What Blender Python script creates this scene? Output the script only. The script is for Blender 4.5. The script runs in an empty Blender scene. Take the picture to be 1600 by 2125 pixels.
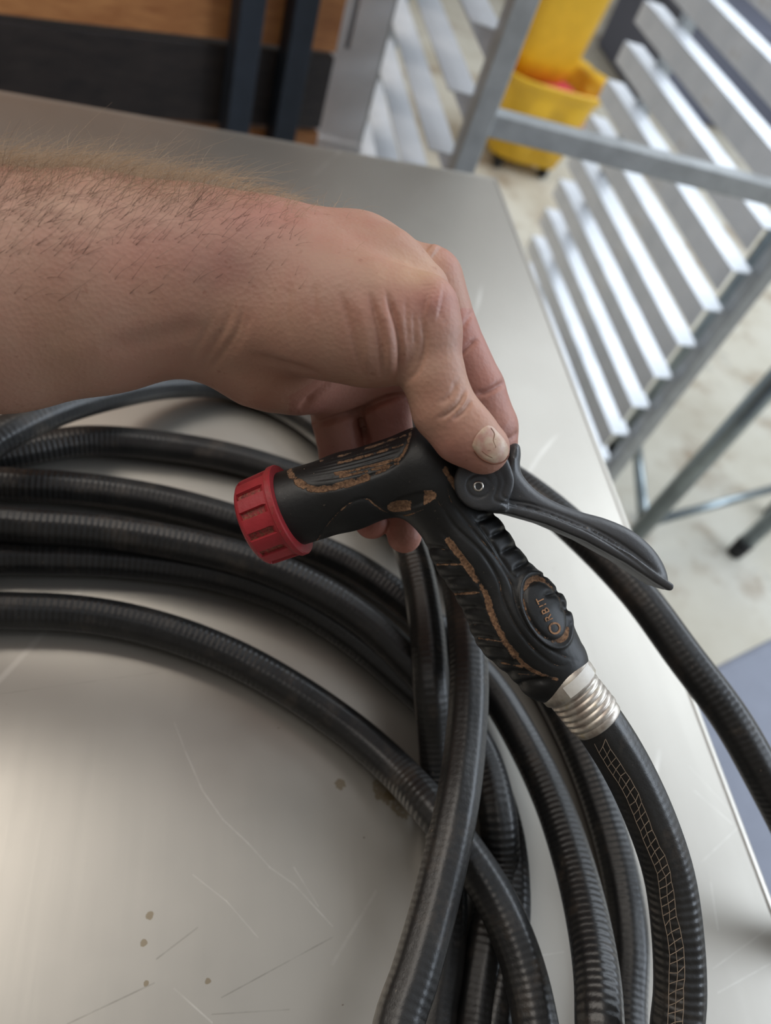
import bpy, bmesh, math, random
import numpy as np
from mathutils import Vector, Matrix
from mathutils.bvhtree import BVHTree

S = bpy.context.scene
COL = S.collection
rng = np.random.default_rng(7)
random.seed(7)

# ------------------------------------------------------------------ camera
FPX = 1541.0                                   # focal length in pixels of the 1600 x 2125 frame
CAM = np.array([0.0, 0.0, 1.27])
# rows: camera right, camera down, camera forward, in world axes (pitch 48 deg down, rolled)
def cam_rows(pitch, roll, yaw):
    cx, sx = math.cos(pitch), math.sin(pitch)
    fwd = np.array([0, cx, -sx]); right = np.array([1.0, 0, 0]); down = np.cross(fwd, right)
    cr, sr = math.cos(roll), math.sin(roll)
    r2 = right * cr + down * sr; d2 = -right * sr + down * cr
    cy, sy = math.cos(yaw), math.sin(yaw)
    Z = np.array([[cy, -sy, 0], [sy, cy, 0], [0, 0, 1]])
    return np.array([Z @ r2, Z @ d2, Z @ fwd])
M = cam_rows(0.8441, -0.4237, -0.4384)
cd = bpy.data.cameras.new('camera'); cam = bpy.data.objects.new('camera', cd); COL.objects.link(cam)
cd.sensor_fit = 'VERTICAL'; cd.sensor_height = 36.0; cd.lens = FPX / 2125 * 36.0
cd.clip_start = 0.01; cd.clip_end = 100
cd.dof.use_dof = True; cd.dof.focus_distance = 0.275; cd.dof.aperture_fstop = 7.0
mw = Matrix.Identity(4)
for i in range(3):
    mw[i][0] = M[0][i]; mw[i][1] = -M[1][i]; mw[i][2] = -M[2][i]; mw[i][3] = CAM[i]
cam.matrix_world = mw
S.camera = cam

# ------------------------------------------------------------------ world, lights, exposure
S.view_settings.view_transform = 'Standard'; S.view_settings.look = 'None'
S.view_settings.gamma = 1.0; S.view_settings.use_curve_mapping = False
S.view_settings.exposure = 0.2
W = bpy.data.worlds.new('world'); S.world = W; W.use_nodes = True
W.node_tree.nodes['Background'].inputs['Color'].default_value = (0.95, 0.97, 1.0, 1)
W.node_tree.nodes['Background'].inputs['Strength'].default_value = 0.33

def area(name, loc, target, sx, sy, power, color):
    l = bpy.data.lights.new(name, 'AREA'); l.shape = 'RECTANGLE'; l.size = sx; l.size_y = sy
    l.energy = power; l.color = color
    o = bpy.data.objects.new(name, l); COL.objects.link(o); o.location = loc
    o.rotation_euler = (Vector(target) - Vector(loc)).to_track_quat('-Z', 'Y').to_euler()
    return o
area('window_daylight', (3.2, 2.6, 3.0), (0.3, 0.6, 0.8), 3.6, 2.4, 95, (0.82, 0.91, 1.0))
area('ceiling_lamp', (-1.35, 1.2, 3.1), (-0.2, 0.5, 0.9), 2.2, 2.0, 44, (1.0, 0.92, 0.83))
area('rack_fill', (3.3, -0.1, 2.5), (0.9, 1.3, 0.6), 2.2, 1.6, 62, (0.78, 0.88, 1.0))  # unseen cool fill, added to brighten the tray rack

# ------------------------------------------------------------------ helpers
def srgb(r, g, b):
    f = lambda c: (c / 255) / 12.92 if c / 255 <= 0.04045 else ((c / 255 + 0.055) / 1.055) ** 2.4
    return (f(r), f(g), f(b), 1)

def ray(px, py):
    return M.T @ (np.array([px - 800.0, py - 1062.5, FPX]) / FPX)
def on_z(px, py, z):
    r = ray(px, py); return CAM + r * ((z - CAM[2]) / r[2])
def on_y(px, py, y):
    r = ray(px, py); return CAM + r * (y / r[1])
def K(px, py, d):                               # a point seen at (px, py), d metres in front of the lens, in camera axes
    return np.array([(px - 800.0) * d / FPX, (py - 1062.5) * d / FPX, d])
def to_world(p):
    return CAM + np.asarray(p) @ M
def to_px(v):                                   # camera-axes points -> pixels
    return v[:, :2] / v[:, 2:3] * FPX + np.array([800.0, 1062.5])

def wpos(o):
    p = np.zeros(3)
    while o is not None:
        p = p + np.array(o.location); o = o.parent
    return p

def mk(name, verts, faces, mat, parent=None, smooth=True, base=None):
    """one mesh object; verts in world space"""
    verts = np.asarray(verts, float)
    off = wpos(parent) if parent is not None else np.zeros(3)
    loc = np.zeros(3)
    if base is not None: loc = np.asarray(base, float) - off
    me = bpy.data.meshes.new(name)
    v = verts - off - loc
    if isinstance(faces, np.ndarray) and faces.ndim == 2:
        k = faces.shape[1]; n = len(faces)
        me.vertices.add(len(v)); me.vertices.foreach_set('co', v.astype(np.float32).ravel())
        me.loops.add(n * k); me.loops.foreach_set('vertex_index', faces.astype(np.int32).ravel())
        me.polygons.add(n)
        me.polygons.foreach_set('loop_start', np.arange(0, n * k, k, dtype=np.int32))
        me.polygons.foreach_set('loop_total', np.full(n, k, dtype=np.int32))
        me.update(calc_edges=True); me.validate()
    else:
        me.from_pydata([tuple(x) for x in v], [], [tuple(f) for f in faces]); me.update()
    me.materials.append(mat)
    if smooth: me.polygons.foreach_set('use_smooth', np.ones(len(me.polygons), dtype=bool))
    o = bpy.data.objects.new(name, me); COL.objects.link(o)
    o.location = loc
    if parent is not None: o.parent = parent
    return o

def thing(name, label, cat, loc, group=None):
    o = bpy.data.objects.new(name, None); COL.objects.link(o)
    o.location = loc; o.empty_display_size = 0.05
    tag(o, label, cat, group); return o
def tag(o, label=None, cat=None, group=None, kind=None):
    if label: o['label'] = label
    if cat: o['category'] = cat
    if group: o['group'] = group
    if kind: o['kind'] = kind
    return o

class MB:
    """collects bevelled boxes, tubes, prisms; build() links ONE mesh"""
    def __init__(s): s.v = []; s.f = []
    def add(s, v, f):
        o = len(s.v); s.v += [tuple(x) for x in v]; s.f += [tuple(i + o for i in q) for q in f]
    def obox(s, c, ax, ay, az, hx, hy, hz, bev=0.0):
        bm = bmesh.new(); bmesh.ops.create_cube(bm, size=2.0)
        for q in bm.verts: q.co = Vector((q.co.x * hx, q.co.y * hy, q.co.z * hz))
        if bev > 0: bmesh.ops.bevel(bm, geom=list(bm.edges), offset=bev, segments=2, affect='EDGES', profile=0.5)
        bm.verts.index_update()
        c = np.array(c, float); A = np.array([ax, ay, az], float)
        s.add([c + np.array(q.co) @ A for q in bm.verts], [[q.index for q in f.verts] for f in bm.faces]); bm.free()
    def box(s, lo, hi, bev=0.0, rz=0.0, piv=None):
        lo = np.array(lo, float); hi = np.array(hi, float); c = (lo + hi) / 2; h = (hi - lo) / 2
        cr, sr = math.cos(rz), math.sin(rz)
        if piv is not None:
            d = c[:2] - np.array(piv[:2]); c = np.array([piv[0] + cr * d[0] - sr * d[1], piv[1] + sr * d[0] + cr * d[1], c[2]])
        s.obox(c, (cr, sr, 0), (-sr, cr, 0), (0, 0, 1), *h, bev)
    def tube(s, pts, r, n=12, cap=True):
        v, f = tube_mesh(np.array(pts, float), r, n, cap); s.add(v, f)
    def build(s, name, mat, parent=None, smooth=False, base=None):
        return mk(name, s.v, s.f, mat, parent, smooth, base)

def frames(P):
    T = np.gradient(P, axis=0); T /= np.linalg.norm(T, axis=1)[:, None]
    N = np.zeros_like(P); a = np.array([0, 0, 1.0])
    if abs(T[0] @ a) > 0.9: a = np.array([1.0, 0, 0])
    n = a - T[0] * (a @ T[0]); n /= np.linalg.norm(n); N[0] = n
    for i in range(1, len(P)):
        n = n - T[i] * (n @ T[i]); n /= np.linalg.norm(n); N[i] = n
    return T, N, np.cross(T, N)
def tube_mesh(P, r, n, cap=True):
    T, N, B = frames(P); r = np.broadcast_to(np.asarray(r, float), (len(P),))
    a = np.arange(n) * 2 * math.pi / n
    V = P[:, None, :] + r[:, None, None] * (np.cos(a)[None, :, None] * N[:, None, :] + np.sin(a)[None, :, None] * B[:, None, :])
    F = []
    for i in range(len(P) - 1):
        for j in range(n):
            k = (j + 1) % n
            F.append((i * n + j, i * n + k, (i + 1) * n + k, (i + 1) * n + j))
    if cap:
        F.append(tuple(range(n))[::-1]); F.append(tuple((len(P) - 1) * n + j for j in range(n)))
    return V.reshape(-1, 3), F
def lathe(base, axis, prof, n=64, radial=None):
    """prof: (distance along axis, radius); radial(theta, i) optional radius change"""
    axis = np.array(axis, float); axis /= np.linalg.norm(axis)
    u = np.cross(axis, [0.3, 0.2, 0.93]); u /= np.linalg.norm(u); w = np.cross(axis, u)
    V = []; F = []
    for i, (t, r) in enumerate(prof):
        for j in range(n):
            th = 2 * math.pi * j / n
            rr = r + (radial(th, i) if radial else 0)
            V.append(np.array(base) + axis * t + rr * (math.cos(th) * u + math.sin(th) * w))
    for i in range(len(prof) - 1):
        for j in range(n):
            k = (j + 1) % n
            F.append((i * n + j, (i + 1) * n + j, (i + 1) * n + k, i * n + k))
    F.append(tuple(range(n))); F.append(tuple((len(prof) - 1) * n + j for j in range(n))[::-1])
    return V, F
def spline(P, step):
    """centripetal Catmull-Rom through P, resampled at step"""
    P = np.array(P, float); P = np.vstack([2 * P[0] - P[1], P, 2 * P[-1] - P[-2]])
    out = []
    for i in range(1, len(P) - 2):
        p0, p1, p2, p3 = P[i - 1:i + 3]
        t0 = 0; t1 = t0 + np.linalg.norm(p1 - p0) ** .5; t2 = t1 + np.linalg.norm(p2 - p1) ** .5; t3 = t2 + np.linalg.norm(p3 - p2) ** .5
        t = np.linspace(t1, t2, 40, endpoint=False)[:, None]
        A1 = (t1 - t) / (t1 - t0) * p0 + (t - t0) / (t1 - t0) * p1
        A2 = (t2 - t) / (t2 - t1) * p1 + (t - t1) / (t2 - t1) * p2
        A3 = (t3 - t) / (t3 - t2) * p2 + (t - t2) / (t3 - t2) * p3
        B1 = (t2 - t) / (t2 - t0) * A1 + (t - t0) / (t2 - t0) * A2
        B2 = (t3 - t) / (t3 - t1) * A2 + (t - t1) / (t3 - t1) * A3
        out.append((t2 - t) / (t2 - t1) * B1 + (t - t1) / (t2 - t1) * B2)
    Q = np.vstack(out + [P[-2:-1]])
    L = np.concatenate([[0], np.cumsum(np.linalg.norm(np.diff(Q, axis=0), axis=1))])
    s = np.linspace(0, L[-1], max(3, int(L[-1] / step)))
    return np.stack([np.interp(s, L, Q[:, k]) for k in range(3)], 1)

# ---- signed-distance sculpting in camera axes, meshed by surface nets
def capsule(P, a, b, ra, rb, q):
    """tapered capsule whose depth radius is q times its visible radius"""
    ab = b - a; L = np.linalg.norm(ab) + 1e-9; t = ab / L
    z = np.array([0, 0, 1.0]); w = z - t * (z @ t)
    w = w / (np.linalg.norm(w) + 1e-9); u = np.cross(t, w)
    D = P - a; s = D @ t; k = np.clip(s / L, 0, 1)
    over = s - k * L
    return (np.sqrt((D @ u) ** 2 + (D @ w / q) ** 2 + over ** 2) - (ra + (rb - ra) * k)) * min(1.0, q)
def smin(a, b, k):
    h = np.clip(k - np.abs(a - b), 0, None) / k
    return np.minimum(a, b) - h * h * k * 0.25
class Grid:
    def __init__(s, lo, hi, h):
        s.lo = np.array(lo, float); s.h = h; s.n = np.ceil((np.array(hi) - s.lo) / h).astype(int) + 1
    def field(s): return np.full(s.n, 0.05, np.float32)
    def block(s, lo, hi):
        i0 = np.clip(np.floor((lo - s.lo) / s.h).astype(int), 0, s.n); i1 = np.clip(np.ceil((hi - s.lo) / s.h).astype(int) + 1, 0, s.n)
        if np.any(i1 <= i0): return None, None
        sl = tuple(slice(a, b) for a, b in zip(i0, i1))
        ax = [s.lo[k] + s.h * np.arange(i0[k], i1[k]) for k in range(3)]
        X = np.stack(np.meshgrid(*ax, indexing='ij'), -1).astype(np.float32)
        return sl, X
    def cap(s, F, p, k):
        """p: (px,py,d, rpx) x2, q ; smooth union with blend k"""
        (x0, y0, d0, r0), (x1, y1, d1, r1), q = p
        a, b = K(x0, y0, d0), K(x1, y1, d1); ra, rb = r0 * d0 / FPX, r1 * d1 / FPX
        m = max(ra, rb) * max(1, q) + k + 3 * s.h
        sl, X = s.block(np.minimum(a, b) - m, np.maximum(a, b) + m)
        if sl is None: return
        F[sl] = smin(F[sl], capsule(X, a, b, ra, rb, q).astype(np.float32), k)
    def merge(s, F, G, k): return smin(F, G, k)
    def mesh(s, F):
        n = F.shape; S_ = F < 0
        c = np.zeros((n[0] - 1, n[1] - 1, n[2] - 1), np.int8)
        cs = [(i, j, k) for i in (0, 1) for j in (0, 1) for k in (0, 1)]
        vw = lambda A, o: A[o[0]:n[0] - 1 + o[0], o[1]:n[1] - 1 + o[1], o[2]:n[2] - 1 + o[2]]
        for o in cs: c += vw(S_, o)
        idx = np.argwhere((c > 0) & (c < 8)); ids = -np.ones(c.shape, np.int32)
        ids[tuple(idx.T)] = np.arange(len(idx))
        acc = np.zeros((len(idx), 3)); cnt = np.zeros(len(idx))
        for a in cs:
            for ax in range(3):
                if a[ax] == 1: continue
                b = list(a); b[ax] = 1
                fa = F[idx[:, 0] + a[0], idx[:, 1] + a[1], idx[:, 2] + a[2]]; fb = F[idx[:, 0] + b[0], idx[:, 1] + b[1], idx[:, 2] + b[2]]
                m = (fa < 0) != (fb < 0); t = np.where(m, fa / np.where(m, fa - fb, 1), 0)
                p = np.array(a, float)[None, :].repeat(len(idx), 0); p[:, ax] = t
                acc[m] += p[m]; cnt[m] += 1
        V = s.lo + s.h * (idx + acc / cnt[:, None])
        Q = []
        for ax in range(3):
            o1, o2 = (ax + 1) % 3, (ax + 2) % 3
            A = np.take(S_, range(n[ax] - 1), ax); Bm = np.take(S_, range(1, n[ax]), ax)
            e = np.argwhere(A != Bm)
            e = e[(e[:, o1] > 0) & (e[:, o2] > 0) & (e[:, o1] < n[o1] - 1) & (e[:, o2] < n[o2] - 1)]
            flip = A[tuple(e.T)]
            d1 = np.zeros(3, int); d1[o1] = 1; d2 = np.zeros(3, int); d2[o2] = 1
            q = np.stack([ids[tuple((e - x).T)] for x in (0 * d1, d1, d1 + d2, d2)], 1)
            q[flip] = q[flip][:, ::-1]
            Q.append(q)
        Q = np.vstack(Q); Q = Q[(Q >= 0).all(1)]
        return V, Q[:, ::-1]
def relax(V, Q, n, lam=0.5):
    E = np.vstack([Q[:, [0, 1]], Q[:, [1, 2]], Q[:, [2, 3]], Q[:, [3, 0]]])
    E = np.vstack([E, E[:, ::-1]])
    deg = np.bincount(E[:, 0], minlength=len(V)).astype(float)[:, None]; deg[deg == 0] = 1
    for i in range(n):
        for l in (lam, -lam * 1.02):
            A = np.stack([np.bincount(E[:, 0], weights=V[E[:, 1], k], minlength=len(V)) for k in range(3)], 1) / deg
            V = V + l * (A - V)
    return V
def subdivide(V, Q):
    n = len(V); E = np.sort(np.vstack([Q[:, [0, 1]], Q[:, [1, 2]], Q[:, [2, 3]], Q[:, [3, 0]]]), 1)
    key = E[:, 0].astype(np.int64) * n + E[:, 1]; u, inv = np.unique(key, return_inverse=True)
    ev = np.stack([u // n, u % n], 1); mid = V[ev].mean(1); fc = V[Q].mean(1)
    m = len(Q); e = [n + inv[i * m:(i + 1) * m] for i in range(4)]; c = n + len(u) + np.arange(m)
    Q2 = np.vstack([np.stack([Q[:, i], e[i], c, e[i - 1]], 1) for i in range(4)])
    return np.vstack([V, mid, fc]), Q2
def normals(V, Q):
    nf = np.cross(V[Q[:, 2]] - V[Q[:, 0]], V[Q[:, 3]] - V[Q[:, 1]])
    N = np.stack([sum(np.bincount(Q[:, i], weights=nf[:, k], minlength=len(V)) for i in range(4)) for k in range(3)], 1)
    return N / (np.linalg.norm(N, axis=1)[:, None] + 1e-12)
def poly_dist(UV, pts):
    """distance of points to a polyline, and the parameter 0..1 along it"""
    pts = np.array(pts, float); best = np.full(len(UV), 1e9); par = np.zeros(len(UV)); m = len(pts) - 1
    for i in range(m):
        a, b = pts[i], pts[i + 1]; ab = b - a
        t = np.clip(((UV - a) @ ab) / (ab @ ab + 1e-9), 0, 1)
        d = np.linalg.norm(UV - a - t[:, None] * ab, axis=1)
        k = d < best; best[k] = d[k]; par[k] = (i + t[k]) / m
    return best, par
def smooth_line(pts, n=12):
    p = np.array([list(a) + [0] for a in pts], float)
    q = spline(p, max(1.0, np.linalg.norm(np.diff(p, axis=0), axis=1).sum() / (n * len(pts))))
    return q[:, :2]
def carve(V, Q, lines, face_only=True):
    """push the skin in along pixel polylines: (pts, width px, depth m[, dmin, dmax])"""
    N = normals(V, Q); UV = to_px(V); add = np.zeros(len(V))
    facing = -(N * V).sum(1) / np.linalg.norm(V, axis=1)
    for L in lines:
        pts, w, dep = L[:3]; lo, hi = (L[3], L[4]) if len(L) > 3 else (0, 9)
        pts = smooth_line(pts) if len(pts) > 2 else np.array(pts, float)
        bb = (UV[:, 0] > pts[:, 0].min() - 3 * w) & (UV[:, 0] < pts[:, 0].max() + 3 * w) & (UV[:, 1] > pts[:, 1].min() - 3 * w) & (UV[:, 1] < pts[:, 1].max() + 3 * w)
        bb &= (V[:, 2] > lo) & (V[:, 2] < hi)
        if face_only: bb &= facing > 0.0
        i = np.where(bb)[0]
        if len(i) == 0: continue
        d, t = poly_dist(UV[i], pts)
        fade = np.clip(np.sin(math.pi * np.clip(t, 0.02, .98)) * 1.5, 0.06, 1)
        add[i] += dep * fade * np.exp(-(d / w) ** 2) * np.clip(facing[i] * 3, 0.3, 1)
    return V - N * add[:, None]
def vcol(o, name, cols):
    a = o.data.attributes.new(name, 'FLOAT_COLOR', 'POINT')
    c = np.ones((len(o.data.vertices), 4), np.float32); c[:, :cols.shape[1]] = cols; a.data.foreach_set('color', c.ravel())

# ------------------------------------------------------------------ materials
class NT:
    def __init__(s, name):
        s.m = bpy.data.materials.new(name); s.m.use_nodes = True; s.t = s.m.node_tree
        s.p = s.t.nodes['Principled BSDF']
    def n(s, typ, **kw):
        x = s.t.nodes.new(typ)
        for k, v in kw.items():
            if k in x.inputs and not hasattr(x, k): x.inputs[k].default_value = v
            else: setattr(x, k, v)
        return x
    def l(s, a, b): s.t.links.new(a, b)
    def noise(s, scale, detail=4, rough=0.55, vec=None, stretch=None):
        x = s.n('ShaderNodeTexNoise'); x.inputs['Scale'].default_value = scale; x.inputs['Detail'].default_value = detail; x.inputs['Roughness'].default_value = rough
        if vec is None: vec = s.n('ShaderNodeTexCoord').outputs['Object']
        if stretch:
            mp = s.n('ShaderNodeMapping'); mp.inputs['Scale'].default_value = stretch; s.l(vec, mp.inputs['Vector']); vec = mp.outputs[0]
        s.l(vec, x.inputs['Vector']); return x.outputs['Fac']
    def ramp(s, fac, stops):
        x = s.n('ShaderNodeValToRGB'); r = x.color_ramp
        while len(r.elements) < len(stops): r.elements.new(0.5)
        for e, (p, c) in zip(r.elements, stops): e.position = p; e.color = c if len(c) == 4 else (*c, 1)
        s.l(fac, x.inputs['Fac']); return x.outputs['Color']
    def mix(s, fac, a, b, mode='MIX'):
        x = s.n('ShaderNodeMix'); x.data_type = 'RGBA'; x.blend_type = mode
        for v, i in ((fac, x.inputs['Factor']), (a, x.inputs['A']), (b, x.inputs['B'])):
            pass
        ins = [i for i in x.inputs if i.enabled]
        for v, i in zip((fac, a, b), ins):
            if hasattr(v, 'is_linked') or hasattr(v, 'links'): s.l(v, i)
            else: i.default_value = v
        return [o for o in x.outputs if o.enabled][0]
    def math(s, op, a, b=0.0, clamp=False):
        x = s.n('ShaderNodeMath'); x.operation = op; x.use_clamp = clamp
        for v, i in zip((a, b), x.inputs):
            if hasattr(v, 'links'): s.l(v, i)
            else: i.default_value = v
        return x.outputs[0]
    def attr(s, name):
        x = s.n('ShaderNodeAttribute'); x.attribute_name = name; return x
    def bump(s, h, dist, strength=1.0, prev=None):
        x = s.n('ShaderNodeBump'); x.inputs['Distance'].default_value = dist; x.inputs['Strength'].default_value = strength
        s.l(h, x.inputs['Height'])
        if prev is not None: s.l(prev, x.inputs['Normal'])
        s.l(x.outputs[0], s.p.inputs['Normal']); return x.outputs[0]
    def set(s, **kw):
        for k, v in kw.items():
            i = s.p.inputs[k.replace('_', ' ')]
            if hasattr(v, 'links'): s.l(v, i)
            else: i.default_value = v
        return s
def simple(name, col, rough=0.5, metal=0.0, var=0.12, scale=40, bump=0.0):
    m = NT(name); f = m.noise(scale)
    lo = tuple(c * (1 - var) for c in col[:3]); hi = tuple(min(1, c * (1 + var)) for c in col[:3])
    m.set(Base_Color=m.ramp(f, [(0.3, lo), (0.7, hi)]), Roughness=rough, Metallic=metal)
    if bump: m.bump(m.noise(scale * 6), bump)
    return m.m

def mat_steel_top():
    m = NT('worktop_steel')
    f = m.noise(6, 5); g = m.noise(90, 3, stretch=(1, 0.05, 1)); sc = m.noise(25, 6, 0.7)
    base = m.ramp(f, [(0.3, srgb(188, 183, 174)), (0.7, srgb(196, 191, 182))])
    # thin scratches
    tc = m.n('ShaderNodeTexCoord').outputs['Object']
    for k, (rot, s1, dist) in enumerate(((0.5, 3.0, 1.4),)):
        mp = m.n('ShaderNodeMapping'); mp.inputs['Rotation'].default_value = (0, 0, rot); m.l(tc, mp.inputs['Vector'])
        w = m.n('ShaderNodeTexWave'); w.inputs['Scale'].default_value = s1; w.inputs['Distortion'].default_value = dist * 3; w.inputs['Detail'].default_value = 1.5
        w.inputs['Detail Scale'].default_value = 0.8
        m.l(mp.outputs[0], w.inputs['Vector'])
        line = m.ramp(w.outputs['Fac'], [(0.0, (.7, .7, .7)), (0.0004, (0, 0, 0))])
        msk = m.ramp(m.noise(9 + k * 4, 2), [(0.55, (0, 0, 0)), (0.68, (1, 1, 1))])
        fac = m.math('MULTIPLY', line, msk)
        base = m.mix(fac, base, (srgb(232, 228, 220), srgb(120, 114, 106), srgb(225, 222, 215))[k])
    gp = m.n('ShaderNodeNewGeometry').outputs['Position']
    def seg(p, q, w, col, amt):
        nonlocal base
        a, b = on_z(*p, 0.9), on_z(*q, 0.9); ab = b - a; L2 = float(ab @ ab)
        v = m.n('ShaderNodeVectorMath'); v.operation = 'SUBTRACT'; m.l(gp, v.inputs[0]); v.inputs[1].default_value = tuple(a)
        d = m.n('ShaderNodeVectorMath'); d.operation = 'DOT_PRODUCT'; m.l(v.outputs[0], d.inputs[0]); d.inputs[1].default_value = tuple(ab / L2)
        t = m.math('ADD', d.outputs['Value'], 0.0, True)
        s_ = m.n('ShaderNodeVectorMath'); s_.operation = 'SCALE'; s_.inputs[0].default_value = tuple(ab); m.l(t, s_.inputs['Scale'])
        e = m.n('ShaderNodeVectorMath'); e.operation = 'DISTANCE'; m.l(v.outputs[0], e.inputs[0]); m.l(s_.outputs[0], e.inputs[1])
        f_ = m.ramp(m.math('MULTIPLY', e.outputs['Value'], 1.0 / w), [(0.25, (amt, amt, amt)), (1.0, (0, 0, 0))])
        f_ = m.math('MULTIPLY', f_, m.ramp(brk, [(0.35, (.25, .25, .25)), (0.6, (1, 1, 1))]))
        base = m.mix(f_, base, col)
    brk = m.noise(120, 3); LT = srgb(232, 228, 220); DK = srgb(96, 88, 78)
    crv = [(362, 1500), (385, 1560), (420, 1640), (462, 1700), (515, 1750), (560, 1800), (610, 1835), (690, 1922)]
    for p, q in zip(crv[:-1], crv[1:]): seg(p, q, .0005, LT, .5)
    for p, q, w, c, a in (((610, 1800), (660, 1880), .0005, LT, .6), ((400, 1815), (470, 1870), .0004, LT, .6), ((470, 1870), (535, 1945), .0004, LT, .6), ((362, 2052), (440, 2122), .0005, LT, .7),
                          ((780, 1850), (690, 2000), .0012, LT, .35), ((1440, 1640), (1520, 1710), .0005, LT, .6), ((1455, 1790), (1560, 1690), .0005, LT, .5), ((1475, 1830), (1490, 1930), .0006, LT, .6),
                          ((1430, 1590), (1560, 1730), .0004, LT, .4), ((1480, 2010), (1590, 1930), .0005, LT, .5), ((1490, 2060), (1598, 2000), .0005, LT, .5), ((1080, 1990), (1170, 1975), .0005, LT, .5),
                          ((460, 2070), (690, 1945), .0004, DK, .55), ((140, 2125), (320, 2040), .0005, DK, .5), ((325, 1990), (410, 1925), .0005, DK, .5), ((0, 1440), (330, 1395), .0004, DK, .25), ((440, 2105), (600, 2095), .0004, DK, .35)):
        seg(p, q, w, c, a * .7)
    # small specks and a yellow-brown dried stain
    sp = m.ramp(m.noise(240, 1), [(0.81, (0, 0, 0)), (0.83, (1, 1, 1))])
    base = m.mix(sp, base, srgb(105, 82, 60))
    for (px, py, r) in ((845, 1650, 0.009), (800, 1642, 0.005), (705, 1628, 0.0020), (310, 1900, 0.0014), (298, 1957, 0.0011), (303, 2040, 0.0009), (432, 2036, 0.0009)):
        c = on_z(px, py, 0.9)
        vm = m.n('ShaderNodeVectorMath'); vm.operation = 'DISTANCE'; g_ = m.n('ShaderNodeNewGeometry')
        m.l(g_.outputs['Position'], vm.inputs[0]); vm.inputs[1].default_value = tuple(c)
        d = m.math('SUBTRACT', m.math('MULTIPLY', vm.outputs['Value'], 1.0 / r), m.math('MULTIPLY', m.noise(260, 5), 2.2))
        st = m.ramp(d, [(-0.3, (0.6, 0.6, 0.6)), (0.25, (0, 0, 0))])
        base = m.mix(st, base, srgb(128, 106, 62))
    m.set(Base_Color=base, Metallic=0.80, Roughness=m.math('ADD', m.math('MULTIPLY', sc, 0.12), 0.30))
    m.bump(g, 0.00006)
    return m.m
def mat_rubber_hose():
    m = NT('black_hose_rubber')
    uv = m.n('ShaderNodeUVMap'); uv.uv_map = 'UVMap'
    sep = m.n('ShaderNodeSeparateXYZ'); m.l(uv.outputs[0], sep.inputs[0])
    # u: metres along the hose, v: around; fine moulded rings broken up round the hose
    nz = m.noise(60, 3); ob = m.noise(9, 3)
    ph = m.math('ADD', m.math('MULTIPLY', sep.outputs['X'], 2 * math.pi / 0.0031), m.math('MULTIPLY', nz, 3.0))
    rings = m.math('SINE', ph)
    rib = m.math('MULTIPLY', rings, m.ramp(ob, [(0.42, (0.12, 0.12, 0.12)), (0.62, (1, 1, 1))]))
    lng = m.math('SINE', m.math('MULTIPLY', sep.outputs['Y'], 2 * math.pi * 9))
    base = m.ramp(nz, [(0.3, srgb(20, 20, 21)), (0.75, srgb(34, 33, 32))])
    dust = m.ramp(m.noise(45, 6, 0.7), [(0.55, (0, 0, 0)), (0.75, (0.5, 0.5, 0.5))])
    base = m.mix(dust, base, srgb(84, 74, 64))
    sp = m.ramp(m.noise(420, 2), [(0.74, (0, 0, 0)), (0.8, (0.6, 0.6, 0.6))])
    base = m.mix(sp, base, srgb(120, 110, 98))
    m.set(Base_Color=base, Roughness=m.math('ADD', m.math('MULTIPLY', nz, 0.14), 0.33))
    m.p.inputs['Specular IOR Level'].default_value = 0.6
    b = m.bump(rib, 0.00011)
    b = m.bump(lng, 0.00012, prev=b)
    m.bump(m.noise(260, 5, 0.7), 0.00022, prev=b)
    return m.m
def mat_skin():
    m = NT('skin'); a = m.attr('tint')
    mott = m.noise(70, 5, 0.6); mott2 = m.noise(18, 3)
    c = m.mix(m.ramp(mott, [(0.35, (0, 0, 0)), (0.7, (0.45, 0.45, 0.45))]), a.outputs['Color'], srgb(166, 110, 98))
    c = m.mix(m.ramp(mott2, [(0.45, (0, 0, 0)), (0.75, (0.28, 0.28, 0.28))]), c, srgb(196, 160, 128))
    fre = m.ramp(m.noise(300, 2), [(0.68, (0, 0, 0)), (0.76, (0.35, 0.35, 0.35))])
    c = m.mix(fre, c, srgb(128, 76, 58))
    m.set(Base_Color=c, Roughness=0.52)
    m.p.inputs['Specular IOR Level'].default_value = 0.42
    m.p.inputs['Subsurface Weight'].default_value = 0.12
    m.p.inputs['Subsurface Radius'].default_value = (1.0, 0.35, 0.2); m.p.inputs['Subsurface Scale'].default_value = 0.0035
    vo = m.n('ShaderNodeTexVoronoi'); vo.inputs['Scale'].default_value = 620; m.l(m.n('ShaderNodeTexCoord').outputs['Object'], vo.inputs['Vector'])
    b = m.bump(vo.outputs['Distance'], 0.0001)
    m.bump(m.noise(190, 5, 0.6), 0.00014, prev=b)
    return m.m
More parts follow.
